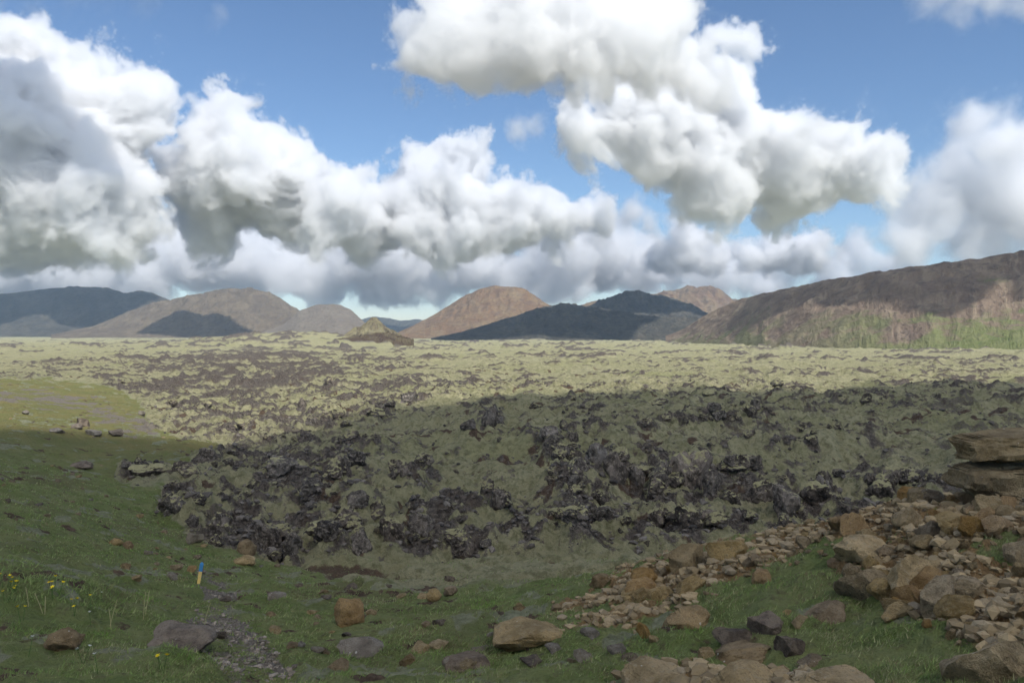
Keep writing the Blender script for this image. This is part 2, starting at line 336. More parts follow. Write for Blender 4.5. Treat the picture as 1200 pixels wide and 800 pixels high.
def hill(key, prof, mat, gully=.05, conv=1.0, cap=0, seed=0, green=None):
    gully *= 1.35 if key != 'K' else 1.
    """prof: (px, row of the crest, depth of the foot, depth of the crest)"""
    P = np.array(prof, float); nu, nt_ = 360, 110
    px = np.linspace(P[0, 0], P[-1, 0], nu)
    def sm(col):
        v = np.interp(px, P[:, 0], P[:, col]); k = np.hanning(15); k /= k.sum()
        return np.convolve(np.pad(v, 7, 'edge'), k, 'valid')
    pc, db, dr = sm(1), sm(2), sm(3); u = (px - 600) / F
    tt = np.concatenate([np.linspace(0, 1, 80), 1 + np.linspace(.02, 1.1, 30)])
    T, UU = np.meshgrid(tt, u, indexing='ij')
    DB, DR = db[None] + 0 * T, dr[None] + 0 * T
    zc = -(pc - HOR) / F * dr; zb_ = height(u * db, db) - 3
    hgt = np.maximum(zc - zb_, .5)[None]
    Yh = DB + (DR - DB) * T
    s = np.where(T <= 1, np.clip(T, 0, 1) ** conv, 1 - (T - 1) * .9)
    s = np.where(T <= 1, s * (1 - .05 * np.exp(-((T - 1) / .06) ** 2)) , s - .05 * np.exp(-((T - 1) / .06) ** 2)) / .95
    L = float(np.mean(hgt))
    xs = UU * Yh
    n = fbm(xs / L + .35 * fbm(xs / L, Yh / L, .8, 3, 290), T * .7, .42, 6, 200 + seed, .5, ridged=True) * gully * .8 + fbm(xs / L, Yh / L, .9, 5, 230 + seed, .55) * gully * 1.5
    env = np.clip(np.sin(np.clip(T, 0, 2) * math.pi * .5), 0, 1) ** .6
    n = n * env * np.where(T > .9, .5, 1) + (fbm(xs / L, Yh / L, .16, 4, 260 + seed) * gully * .35 * env)
    Zh = zb_[None] + hgt * (s + n)
    Zh = np.where(T > 1.5, np.minimum(Zh, zb_[None] + hgt * np.maximum(1 - (T - 1) * 1.05, -.2)), Zh)
    me = np_mesh('hill', np.stack([xs, Yh, Zh], -1).reshape(-1, 3), grid_faces(len(tt), nu), [mat])
    gr = np.ones_like(T) if green is None else np.interp(px, green[0], green[1])[None] + 0 * T
    color_attr(me, 'slope', np.stack([UU * 8, np.clip(T, 0, 1), gr, 0 * T + 1], -1).reshape(-1, 4))
    o = tag(link('hill', me), kind='structure')
    HILLS[key] = (px, xs[:80], Yh[:80], Zh[:80])
    return o
def on_hill(key, px, py):
    ph, xs, Yh, Zh = HILLS[key]; j = int(np.argmin(np.abs(ph - px)))
    rows = HOR - F * Zh[:, j] / Yh[:, j]; i = int(np.argmin(np.abs(rows - py)))
    return Vector((xs[i, j], Yh[i, j], Zh[i, j]))

M_far = hill_mat('dark_hill', ((.042, .042, .036), (.060, .056, .048), (.095, .086, .066), (.036, .036, .034)), 0.)
M_brown = hill_mat('brown_hill', ((.130, .103, .072), (.105, .083, .062), (.17, .138, .096), (.085, .069, .055)), 0.)
M_orange = hill_mat('orange_hill', ((.185, .115, .060), (.145, .092, .058), (.21, .155, .09), (.11, .078, .058)), 0.)
M_grey = hill_mat('grey_hill', ((.17, .145, .115), (.15, .128, .105), (.19, .165, .13), (.13, .11, .095)), 0.)
M_right = hill_mat('scree_hill', ((.150, .112, .086), (.178, .136, .102), (.25, .20, .145), (.108, .086, .074)), 1., (.10, .13, .045), streak=1.2)
M_mossy = hill_mat('mossy_hill', ((.21, .19, .112), (.25, .225, .135), (.13, .11, .08), (.085, .07, .055)))
hill('A', [(-420, 372, 3800, 4600), (-200, 350, 3800, 4800), (-60, 347, 3800, 4900), (0, 345, 3800, 5000), (40, 342, 3800, 5000), (80, 338, 3800, 5000), (110, 336, 3800, 5000), (132, 340, 3800, 5000), (150, 344, 3800, 5000), (165, 340, 3800, 5000), (180, 345, 3800, 5000), (200, 354, 3800, 4900), (260, 376, 3800, 4500), (300, 392, 3800, 4200)], M_far, .07, 1.15, seed=1)
hill('E', [(380, 392, 6600, 7400), (425, 374, 6600, 7800), (440, 371, 6600, 8000), (455, 373, 6600, 8000), (470, 376, 6600, 8000), (490, 374, 6600, 8000), (520, 380, 6600, 7600), (560, 392, 6600, 7000)], M_far, .05, seed=2)
hill('B', [(60, 392, 3100, 3500), (110, 382, 3100, 3700), (150, 366, 3100, 3900), (180, 357, 3100, 4000), (200, 352, 3100, 4000), (240, 343, 3100, 4000), (270, 339, 3100, 4000), (290, 338, 3100, 4000), (310, 342, 3100, 4000), (330, 352, 3100, 3950), (350, 364, 3100, 3800), (385, 384, 3100, 3500), (410, 393, 3100, 3300)], M_brown, .08, 1.05, seed=3)
hill('C', [(300, 392, 2700, 2800), (332, 380, 2650, 3000), (352, 364, 2600, 3150), (372, 357, 2600, 3200), (398, 357, 2600, 3200), (412, 364, 2600, 3150), (430, 380, 2650, 2950), (450, 393, 2700, 2800)], M_grey, .035, .9, seed=4)
hill('I', [(640, 372, 3600, 4300), (675, 360, 3600, 4600), (686, 355, 3600, 4700), (700, 352, 3600, 4700), (730, 353, 3600, 4700), (770, 344, 3600, 4700), (795, 341, 3600, 4700), (805, 337, 3600, 4700), (830, 337, 3600, 4700), (846, 341, 3600, 4700), (856, 349, 3600, 4700), (880, 358, 3600, 4600), (960, 388, 3600, 4000)], M_orange, .08, .9, seed=5)
hill('F', [(455, 393, 2900, 3000), (470, 388, 2900, 3150), (500, 374, 2900, 3400), (540, 350, 2900, 3500), (558, 341, 2900, 3500), (575, 336, 2900, 3500), (600, 336, 2900, 3500), (615, 340, 2900, 3500), (632, 350, 2900, 3450), (645, 360, 2900, 3400), (690, 378, 2900, 3200), (730, 393, 2900, 3000)], M_orange, .045, .95, seed=6)
hill('H', [(600, 392, 2600, 2800), (660, 372, 2600, 3000), (690, 360, 2600, 3200), (712, 350, 2600, 3250), (735, 341, 2600, 3250), (752, 344, 2600, 3250), (775, 347, 2600, 3250), (800, 353, 2600, 3200), (820, 362, 2600, 3100), (850, 380, 2600, 2900), (880, 392, 2600, 2700)], M_far, .07, 1., seed=7)
hill('G', [(505, 396, 2150, 2200), (540, 389, 2100, 2300), (580, 378, 2050, 2450), (620, 365, 2000, 2500), (645, 359, 2000, 2500), (665, 357, 2000, 2500), (700, 361, 2000, 2500), (740, 368, 2000, 2450), (775, 372, 2000, 2400), (800, 372, 2000, 2400), (830, 374, 2000, 2350), (870, 390, 2050, 2200)], M_far, .08, 1., seed=8)
hill('K', [(780, 394, 1500, 1550), (800, 386, 1400, 1550), (830, 367, 1250, 1500), (870, 350, 1050, 1400), (900, 343, 900, 1300), (950, 332, 760, 1150), (1000, 325, 690, 1050), (1050, 316, 650, 980), (1100, 309, 630, 940), (1150, 303, 620, 920), (1200, 298, 610, 900), (1280, 290, 600, 880), (1450, 285, 590, 860)], M_right, .075, 1.1, seed=9, green=((780, 880, 930, 1020, 1100, 1200), (.5, .7, .3, .8, 1., 1.)))
hill('cone', [(402, 393, 930, 950), (415, 386, 930, 975), (428, 378, 930, 990), (437, 373, 930, 1000), (442, 375, 930, 1000), (450, 381, 930, 990), (460, 387, 930, 975), (472, 394, 930, 950)], M_mossy, .12, .9, seed=10)
M_scoria = hill_mat('scoria', ((.085, .062, .048), (.11, .085, .062), (.14, .12, .075), (.07, .052, .044)))
hill('crater', [(392, 397, 880, 890), (415, 395, 880, 900), (432, 392.5, 880, 910), (452, 389.5, 880, 915), (463, 392, 880, 905), (485, 398, 880, 890)], M_scoria, .15, .9, seed=11)

# ------------------------------------------------------------------ clouds
cm = bpy.data.materials.new('cloud'); cm.use_nodes = True; cm.node_tree.nodes.clear(); t = NT(cm.node_tree)
vo = t.n('ShaderNodeOutputMaterial'); vp = t.n('ShaderNodeVolumePrincipled'); vp.inputs['Color'].default_value = (.9740, .9790, .9870, 1)
vp.inputs['Density'].default_value = .017; vp.inputs['Anisotropy'].default_value = .25; cm.node_tree.links.new(vp.outputs[0], vo.inputs['Volume'])
def aim(x, y, d):
    return Vector(((x - 600) / F * d, d, -(y - HOR) / F * d))
def cloud(lst, d, voxel, base=None, amp=1., soft=80, k=1., seed=0, dens=1.):
    blobs = [(aim(x, y, d + R.uniform(-1, 1) * r * d / F * .8), r * d / F) for x, y, r in lst]
    vol = bpy.data.volumes.new('cloud'); ob = tag(link('cloud', vol), kind='structure')
    rm = max(q[1] for q in blobs)
    lo = Vector([min(c[i] - r * 1.4 for c, r in blobs) for i in range(3)]); hi = Vector([max(c[i] + r * 1.4 for c, r in blobs) for i in range(3)])
    if base is not None: base = aim(600, base, d).z; lo.z = max(lo.z, base - 300 * k)
    lo.z = max(lo.z, 330 if lo.y < 9900 else 60)
    g = bpy.data.node_groups.new('cloud', 'GeometryNodeTree')
    g.interface.new_socket('Geometry', in_out='INPUT', socket_type='NodeSocketGeometry'); g.interface.new_socket('Geometry', in_out='OUTPUT', socket_type='NodeSocketGeometry')
    t = NT(g); out = t.n('NodeGroupOutput'); vc = t.n('GeometryNodeVolumeCube'); sm = t.n('GeometryNodeSetMaterial'); sm.inputs['Material'].default_value = cm
    vc.inputs['Min'].default_value = lo; vc.inputs['Max'].default_value = hi
    for i, a in enumerate('XYZ'): vc.inputs['Resolution ' + a].default_value = max(8, int((hi - lo)[i] / voxel))
    g.links.new(vc.outputs[0], sm.inputs[0]); g.links.new(sm.outputs[0], out.inputs[0])
    pos = t.n('GeometryNodeInputPosition').outputs[0]
    P0 = t.vm('ADD', pos, (seed * 3000., seed * 1777., 0.))
    wv = t.vm('SCALE', t.vm('SUBTRACT', t.noise(P0, 1 / (1100 * k), 3, out=1), (.5, .5, .5)), scale=900. * k * amp)
    PW = t.vm('ADD', pos, wv); acc = None
    for c, r in blobs:
        q = t.m('SUBTRACT', r, t.vm('DISTANCE', PW, tuple(c), out=1))
        acc = q if acc is None else t.m('SMOOTH_MAX', acc, q, rm * .2)
    if base is not None:
        sx = t.n('ShaderNodeSeparateXYZ'); t.put(sx.inputs[0], PW)
        acc = t.m('SMOOTH_MIN', acc, t.m('MULTIPLY', t.m('SUBTRACT', sx.outputs[2], base), 1.1), rm * .16)
    P1 = t.vm('ADD', P0, wv)
    v = t.n('ShaderNodeTexVoronoi', normalize=True, feature='F1'); t.put(v.inputs['Vector'], P1)
    for a, q in (('Scale', 1 / (520 * k)), ('Detail', 4.), ('Roughness', .62), ('Lacunarity', 2.3)): v.inputs[a].default_value = q
    n1 = t.noise(P1, 1 / (420 * k), 8, .70)
    a = t.m('MULTIPLY_ADD', t.m('SUBTRACT', n1, .5), 1150. * amp * k, acc)
    a = t.m('MULTIPLY_ADD', t.m('SUBTRACT', .33, v.outputs['Distance']), 780. * amp * k, a)
    dn = t.m('POWER', t.m('DIVIDE', a, soft * k, clamp=True), 1.4)
    fr = t.m('MULTIPLY', t.m('POWER', t.m('DIVIDE', t.m('ADD', a, 150. * k), 330. * k, clamp=True), 2.), t.m('MULTIPLY', t.ramp(n1, .45, .7), .10))
    t.put(vc.inputs['Density'], t.m('MULTIPLY', t.m('MAXIMUM', dn, fr), dens))
    ob.modifiers.new('cloud', 'NODES').node_group = g
    return ob
cloud([(40, 195, 110), (105, 150, 75), (55, 105, 72), (150, 108, 42), (15, 80, 55), (0, 250, 80), (110, 245, 70), (-60, 180, 130), (170, 150, 30)], 8000, 21, base=306, seed=1)
cloud([(270, 122, 24), (255, 165, 42), (212, 200, 32), (290, 195, 58), (330, 235, 55), (255, 240, 50), (390, 250, 45), (420, 240, 30)], 9000, 22, base=304, seed=2)
cloud([(500, 200, 32), (540, 200, 42), (480, 228, 42), (520, 245, 58), (600, 255, 38), (440, 258, 40), (650, 272, 26), (690, 262, 22), (622, 240, 20)], 9600, 23, base=306, seed=3)
cloud([(690, 160, 32), (740, 130, 48), (780, 170, 58), (860, 180, 55), (905, 185, 60), (960, 185, 48), (1010, 200, 42), (840, 115, 40), (862, 55, 25), (830, 220, 50), (930, 225, 50), (800, 100, 30), (1040, 205, 25)], 6500, 16, base=268, k=.8, seed=4)
cloud([(490, 62, 36), (540, 50, 52), (610, 40, 60), (680, 45, 62), (750, 50, 55), (800, 70, 36), (640, 0, 70), (740, 0, 60), (840, 90, 22), (560, 0, 50)], 3500, 9, base=118, k=.4, seed=5)
cloud([(x, 312 + R.uniform(-20, 14), R.uniform(30, 52)) for x in range(-60, 760, 34)], 13500, 38, base=377, k=1.2, seed=6, dens=.38)
cloud([(x, 318 + R.uniform(-14, 12), R.uniform(22, 38)) for x in range(700, 1060, 34)], 14500, 48, base=350, k=1.1, soft=260, seed=16, dens=.6)
cloud([(1140, 150, 30), (1185, 180, 46), (1120, 235, 56), (1180, 245, 66), (1250, 200, 80), (1080, 255, 46), (1130, 190, 30), (1060, 290, 40), (1150, 300, 50)], 9000, 30, base=330, soft=420, dens=.6, seed=7)
cloud([(612, 152, 20), (626, 150, 16)], 7000, 16, k=.35, soft=420, dens=.5, seed=8)
cloud([(742, 248, 24), (765, 262, 18), (800, 258, 18), (700, 275, 20)], 10500, 26, k=.5, soft=420, dens=.6, seed=9)
cloud([(800, 292, 26), (770, 300, 22), (830, 300, 22), (910, 300, 30), (950, 296, 30), (880, 304, 24)], 11000, 28, k=.6, base=322, soft=200, seed=10)
cloud([(1095, -4, 26), (1130, 2, 30), (1170, -2, 34), (1215, -4, 36)], 3600, 11, k=.35, soft=420, dens=.5, seed=11)
cloud([(-10, 0, 26), (40, 4, 22), (90, 2, 18), (130, -4, 18), (180, 6, 14), (250, 16, 12)], 3600, 11, k=.35, soft=500, dens=.3, seed=12)

# unseen clouds, added and outlined to shade the foreground and parts of the hills
sm_, t, b = new_mat('shade_cloud'); b.inputs['Base Color'].default_value = (.92, .92, .92, 1); b.inputs['Roughness'].default_value = 1
tl = t.n('ShaderNodeBsdfTranslucent'); tl.inputs[0].default_value = (.97, .96, .94, 1); mx_ = t.n('ShaderNodeMixShader'); mx_.inputs[0].default_value = .88
t.t.links.new(b.outputs[0], mx_.inputs[1]); t.t.links.new(tl.outputs[0], mx_.inputs[2]); tr_ = t.n('ShaderNodeBsdfTransparent'); m2_ = t.n('ShaderNodeMixShader'); m2_.inputs[0].default_value = .40
t.t.links.new(mx_.outputs[0], m2_.inputs[1]); t.t.links.new(tr_.outputs[0], m2_.inputs[2]); t.t.links.new(m2_.outputs[0], t.t.nodes['Material Output'].inputs[0])
dense_ = sm_.copy(); dense_.name = 'dense_shade_cloud'
for n_ in dense_.node_tree.nodes:
    if n_.type == 'MIX_SHADER' and not n_.inputs[0].is_linked and abs(n_.inputs[0].default_value - .40) < 1e-3: n_.inputs[0].default_value = .12
def lens_cloud(pts, alt, thick, edge_amp, cells=150, wl=None, mat=None):
    """closed puffy cloud at altitude alt whose shadow falls on the given ground points"""
    Q = [p + S * ((alt - p.z) / S.z) for p in pts]; poly = [(q.x, q.y) for q in Q]
    xs = np.array([q[0] for q in poly]); ys = np.array([q[1] for q in poly]); pad = edge_amp * 1.5
    gx, gy = np.meshgrid(np.linspace(xs.min() - pad, xs.max() + pad, cells), np.linspace(ys.min() - pad, ys.max() + pad, cells), indexing='ij')
    ext = max(np.ptp(xs), np.ptp(ys)); wl = wl or ext / 5
    sd = polydist(gx, gy, poly) + edge_amp * (fbm(gx, gy, wl, 5, 300, .55) + .0)
    q = np.clip(sd / (thick * 1.2), 0, 1); hgt = np.sqrt(1 - (1 - q) ** 2) * thick
    top = alt + hgt * (1 + .35 * fbm(gx, gy, wl * .6, 4, 310)); bot = alt - hgt * .3 * (1 + .3 * fbm(gx, gy, wl * .6, 4, 320))
    n = cells * cells; co = np.concatenate([np.stack([gx, gy, top], -1).reshape(-1, 3), np.stack([gx, gy, bot], -1).reshape(-1, 3)])
    f = grid_faces(cells, cells); keep = (sd.ravel()[f] > 0).any(1); f = f[keep]
    faces = np.concatenate([f[:, ::-1], f + n])
    used = np.unique(faces); mp = np.full(2 * n, -1); mp[used] = np.arange(len(used))
    return tag(link('cloud', np_mesh('cloud', co[used], mp[faces], [mat or sm_])), kind='structure')
def gp(px, y):
    u = (px - 600) / F; return Vector((u * y, y, float(-drop(np.array([u]), np.array([y]))[0]) + .5))
fg = [gp(-420, 42), gp(-120, 48), gp(0, 49), gp(100, 52), gp(200, 54), gp(255, 54), gp(330, 55), gp(440, 65), gp(520, 77), gp(600, 89), gp(700, 92), gp(800, 95), gp(900, 98), gp(1000, 96), gp(1120, 108), gp(1200, 112), gp(1400, 116)]
fg += [Vector((420, 40, -6)), Vector((560, -250, -6)), Vector((380, -620, -6)), Vector((0, -760, -5)), Vector((-420, -560, -5)), Vector((-520, -180, -5)), Vector((-330, 10, -5)), Vector((-120, 35, -5))]  # sheet stretched far behind the camera as extra fill light
lens_cloud(fg, 560, 26, 7.0, 520, 36.)
def hill_cloud(key, pts, alt, thick=60, amp=25):
    lens_cloud([on_hill(key, *p) for p in pts], alt, thick, amp, mat=None if key == 'K' else dense_)
hill_cloud('A', [(-200, 330), (-60, 330), (60, 326), (150, 330), (190, 346), (160, 362), (130, 372), (110, 384), (70, 378), (60, 368), (20, 372), (-10, 386), (-200, 388)], 2100, 80, 40)
hill_cloud('B', [(160, 391), (185, 377), (210, 364), (235, 368), (270, 370), (278, 380), (300, 391), (230, 398)], 1600, 50, 15)
hill_cloud('G', [(490, 402), (580, 366), (620, 352), (700, 342), (760, 352), (775, 372), (752, 380), (735, 402)], 1500, 60, 12)
hill_cloud('H', [(650, 360), (700, 330), (740, 325), (800, 335), (840, 366), (800, 366), (700, 375)], 1800, 60, 12)
hill_cloud('E', [(400, 350), (560, 350), (560, 396), (400, 396)], 3300, 90, 20)
lens_cloud([aim(x, y, 7800) for x, y in ((-260, 90), (20, 110), (70, 160), (115, 200), (140, 260), (150, 330), (-260, 340))], 6000, 150, 420, 200, 900.)  # unseen cloud added to grey the left-hand cloud with its shadow
hill_cloud('K', [(880, 340), (960, 322), (1060, 300), (1150, 285), (1260, 278), (1330, 320), (1260, 345), (1200, 352), (1190, 330), (1170, 325), (1150, 350), (1110, 372), (1080, 366), (1040, 352), (960, 356), (920, 366), (875, 388), (850, 382), (868, 365)], 800, 30, 7)

# extra bright clouds behind and beside the viewer, added to fill the shade
for i, (cx, cy_, alt, rx, ry) in enumerate([(-300, -1500, 1100, 700, 420), (900, -1700, 1200, 560, 450), (-1700, -1500, 1150, 620, 520), (-1900, -300, 1000, 480, 420), (1900, -500, 1000, 520, 430), (2300, -1900, 1300, 700, 600),
        (200, -2900, 1400, 1000, 600), (-1500, -3000, 1500, 800, 650), (-3300, -900, 1200, 800, 700), (3500, -300, 1200, 800, 700), (-3000, 500, 1000, 500, 450)]):
    ring = [Vector((cx + math.cos(a) * rx * R.uniform(.75, 1.2), cy_ + math.sin(a) * ry * R.uniform(.75, 1.2), alt)) for a in np.linspace(0, 2 * math.pi, 15)[:-1]]
    lens_cloud(ring, alt, 190, 110, 90)

for gx in range(-7000, 9500, 1800):  # high cloud plates out of view, added for more fill light
    for gy in range(-8000, 3400, 1800):
        ox, oy = gx + R.uniform(-200, 200), gy + R.uniform(-200, 200)
        ring = [Vector((ox + math.cos(a) * R.uniform(900, 1200), oy + math.sin(a) * R.uniform(900, 1200), 5000)) for a in np.linspace(0, 2 * math.pi, 13)[:-1]]
        clear = all(q.x < -150 - .66 * q.y or q.x > 5150 + .66 * q.y or q.y < -3750 for q in ring)      # its shadow falls outside the view
        if clear and not (300 < ox < 4800 and -6200 < oy < -2300): lens_cloud(ring, 5000, 160, 140, 50)

# ------------------------------------------------------------------ haze
hz = bpy.data.materials.new('haze'); hz.use_nodes = True; hz.node_tree.nodes.clear(); t = NT(hz.node_tree)
vo = t.n('ShaderNodeOutputMaterial'); vp = t.n('ShaderNodeVolumePrincipled'); vp.inputs['Color'].default_value = (.58, .77, 1, 1); vp.inputs['Density'].default_value = .000058; vp.inputs['Anisotropy'].default_value = .2
hz.node_tree.links.new(vp.outputs[0], vo.inputs['Volume'])
bm = bmesh.new(); bmesh.ops.create_cube(bm, size=1)
zlo, zhi = float(Z.min()) - 60, 318.
for v in bm.verts: v.co = Vector((v.co.x * 19800, v.co.y * 19800, zlo if v.co.z < 0 else zhi))
me = bpy.data.meshes.new('haze'); bm.to_mesh(me); bm.free(); me.materials.append(hz)
tag(link('haze', me), kind='stuff')

# ------------------------------------------------------------------ stones
def stone_mat(name, c1, c2, c3, lichen=0., moss=0., spec=.2, pits=0.):
    m, t, b = new_mat(name)
    tc = t.n('ShaderNodeTexCoord').outputs['Object']; oi = t.n('ShaderNodeObjectInfo')
    v = t.vm('ADD', tc, t.vm('SCALE', (13., 7., 5.), scale=oi.outputs['Random']))
    n1 = t.noise(v, 2.2, 6, .65); n2 = t.noise(v, 9., 5, .7); n3 = t.noise(v, 34., 3, .7)
    c = t.mix(t.ramp(n1, .38, .60), c1, c2); c = t.mix(t.ramp(n2, .50, .66, 0, .8), c, c3); c = t.mix(t.ramp(n2, .46, .30, 0, .7), c, t.mix(.6, c1, (.02, .018, .015)))
    c = t.mix(t.ramp(n3, .5, .7, 0, .6), c, t.mix(.5, c1, (.02, .018, .015)))
    hsv = t.n('ShaderNodeHueSaturation'); t.put(hsv.inputs['Color'], c)
    t.put(hsv.inputs['Value'], t.m('MULTIPLY_ADD', oi.outputs['Random'], .40, .80)); t.put(hsv.inputs['Saturation'], t.m('MULTIPLY_ADD', t.m('FRACT', t.m('MULTIPLY', oi.outputs['Random'], 17.3)), .35, .85))
    c = hsv.outputs[0]
    nz = t.n('ShaderNodeSeparateXYZ'); t.put(nz.inputs[0], t.n('ShaderNodeNewGeometry').outputs['Normal'])
    if lichen:
        vo = t.n('ShaderNodeTexVoronoi'); t.put(vo.inputs['Vector'], v); vo.inputs['Scale'].default_value = 8.
        sp = t.n('ShaderNodeSeparateColor'); t.put(sp.inputs[0], vo.outputs['Color'])
        r = t.m('MULTIPLY', t.m('MAXIMUM', t.m('SUBTRACT', sp.outputs[0], 1 - lichen), 0.), .9)
        c = t.mix(t.m('MULTIPLY', t.ramp(t.m('SUBTRACT', t.m('ADD', r, t.m('MULTIPLY', t.m('SUBTRACT', n3, .5), .1)), vo.outputs['Distance']), -.01, .03), .8), c, (.48, .47, .43))
    if moss:
        w = t.m('ADD', nz.outputs[2], t.m('MULTIPLY', t.m('SUBTRACT', n1, .5), 1.6))
        c = t.mix(t.ramp(w, 1.05 - moss, 1.25 - moss), c, t.mix(t.ramp(n2, .3, .7), (.24, .225, .12), (.34, .32, .18)))
    t.put(b.inputs['Base Color'], c); b.inputs['Specular IOR Level'].default_value = spec; b.inputs['Roughness'].default_value = .85
    bump(t, b, t.m('MULTIPLY_ADD', n3, .4, t.m('MULTIPLY_ADD', n1, .8, n2)), 1., .07 + pits)
    return m
OCHRE = stone_mat('ochre_stone', (.22, .165, .088), (.36, .275, .155), (.30, .25, .165), .14)
ORANGE = stone_mat('orange_stone', (.24, .155, .072), (.34, .235, .115), (.28, .20, .12), .08)
BROWN = stone_mat('brown_stone', (.16, .118, .070), (.28, .215, .135), (.22, .18, .12), .22)
GREY = stone_mat('grey_stone', (.15, .130, .105), (.27, .24, .20), (.20, .18, .15), .25)
DARK = stone_mat('peat_stone', (.09, .072, .058), (.19, .155, .12), (.15, .13, .105), .15)
LAVAM = stone_mat('lava_stone', (.042, .036, .032), (.165, .143, .124), (.28, .245, .21), .0, .5, .15, .05)
LAVAB = stone_mat('bare_lava_stone', (.048, .042, .037), (.185, .163, .143), (.30, .265, .23), .0, .18, .15, .05)

SLABM = stone_mat('slab_stone', (.17, .130, .075), (.29, .23, .14), (.23, .19, .125), .18)
_ico = {}
def ico(sub):
    if sub not in _ico:
        bm = bmesh.new(); bmesh.ops.create_icosphere(bm, subdivisions=sub, radius=1)
        bm.verts.ensure_lookup_table()
        _ico[sub] = (np.array([v.co[:] for v in bm.verts]), np.array([[v.index for v in f.verts] for f in bm.faces])); bm.free()
    return _ico[sub]
def stone_mesh(name, mat, seed, kind='block', sub=4, dims=(1, 1, 1)):
    p, f = ico(sub); p = p.copy(); g = np.random.default_rng(seed)
    if kind == 'slab': p = np.sign(p) * np.abs(p) ** .55
    if kind == 'brick': p = np.sign(p) * np.abs(p) ** .38
    nrm = p.copy()
    ncut = {'block': 13, 'slab': 14, 'round': 16, 'lava': 12, 'brick': 12}[kind]
    lo_, hi_ = {'block': (.38, .74), 'slab': (.6, 1.0), 'round': (.74, .92), 'lava': (.5, .9), 'brick': (.86, 1.25)}[kind]
    for _ in range(ncut):                                 # broken faces
        a = g.normal(size=3); a /= np.linalg.norm(a); h = g.uniform(lo_, hi_)
        d = p @ a; p -= np.maximum(d - h, 0)[:, None] * a * .96
    if kind == 'lava':
        p *= (1 + .42 * fbm3(p, 1.5, 3, seed) + .30 * (1 - 2 * np.abs(fbm3(p + 9, 3.0, 4, seed + 3, .6))))[:, None]
        p += nrm * (.10 * fbm3(p, 8, 3, seed + 5, .65))[:, None]
    else:
        p *= (1 + .22 * fbm3(p, 1.6, 3, seed) + .10 * fbm3(p, 4, 4, seed + 2, .65) + .06 * (1 - 2 * np.abs(fbm3(p + 5, 2.6, 3, seed + 4))))[:, None]
    p -= (p.max(0) + p.min(0)) / 2; p /= np.ptp(p, axis=0)      # unit box
    p *= np.array(dims)                                  # so that texture scale follows the stone's proportions
    me = np_mesh(name, p, f, [mat], smooth=True)
    if kind != 'round': me.set_sharp_from_angle(angle=math.radians(40 if kind == 'lava' else 26))
    return me
LIB = {}
def lib(kind, mat, n, sub, dims):
    LIB[(kind, mat.name)] = [stone_mesh('stone', mat, 1000 + 37 * i + hash_(kind + mat.name), kind, sub, tuple(d * q for d, q in zip(dims, (1, 1 + .12 * (i % 3), 1 + .1 * (i % 2))))) for i in range(n)]
def hash_(s): return sum(ord(c) * (i + 3) for i, c in enumerate(s)) % 900
for mt in (OCHRE, BROWN, ORANGE): lib('block', mt, 8, 4, (1, .85, .7))
for mt in (GREY, DARK, SLABM): lib('block', mt, 4, 4, (1, .85, .7))
for mt in (OCHRE, BROWN, GREY, DARK): lib('slab', mt, 3, 4, (1, .7, .35))
for mt in (OCHRE, ORANGE, BROWN, GREY): lib('round', mt, 3, 4, (1, .9, .85))
for mt in (LAVAM, LAVAB): lib('lava', mt, 9, 4, (1, .9, .9))

def stone(px, py, wpx, hpx, kind, mat, name='rock', label=None, cat='rock', group=None, sink=.2, rot=None, tilt=0., vi=None, z=None, deep=.8, at=None):
    """a stone seen at photo pixel (px, py = its middle), wpx by hpx photo pixels large, set on the ground there"""
    x, y, zg = at if at else unproject(px, py + hpx * .5 * (1 - sink))
    w = wpx / F * y; h = hpx / F * y / (1 - sink * .5) * (1.12 if kind != 'lava' else 1)
    L = LIB[(kind, mat.name)]; me = L[R.randrange(len(L)) if vi is None else vi % len(L)]
    o = link(name, me); bx = [max(v[i] for v in o.bound_box) - min(v[i] for v in o.bound_box) for i in range(3)]
    r = R.uniform(-.5, .5) if rot is None else rot
    if R.random() < .5 and rot is None: r += math.pi
    o.rotation_euler = (R.uniform(-.12, .12), tilt, r)
    o.scale = (w / bx[0], max(w * deep, h * .5) / bx[1], h / bx[2])
    sink = sink + (.17 if kind != 'lava' else 0)
    o.location = (x, y + w * deep * .25, (zg if z is None else z) + h * (.5 - sink))
    return tag(o, label, cat, group)

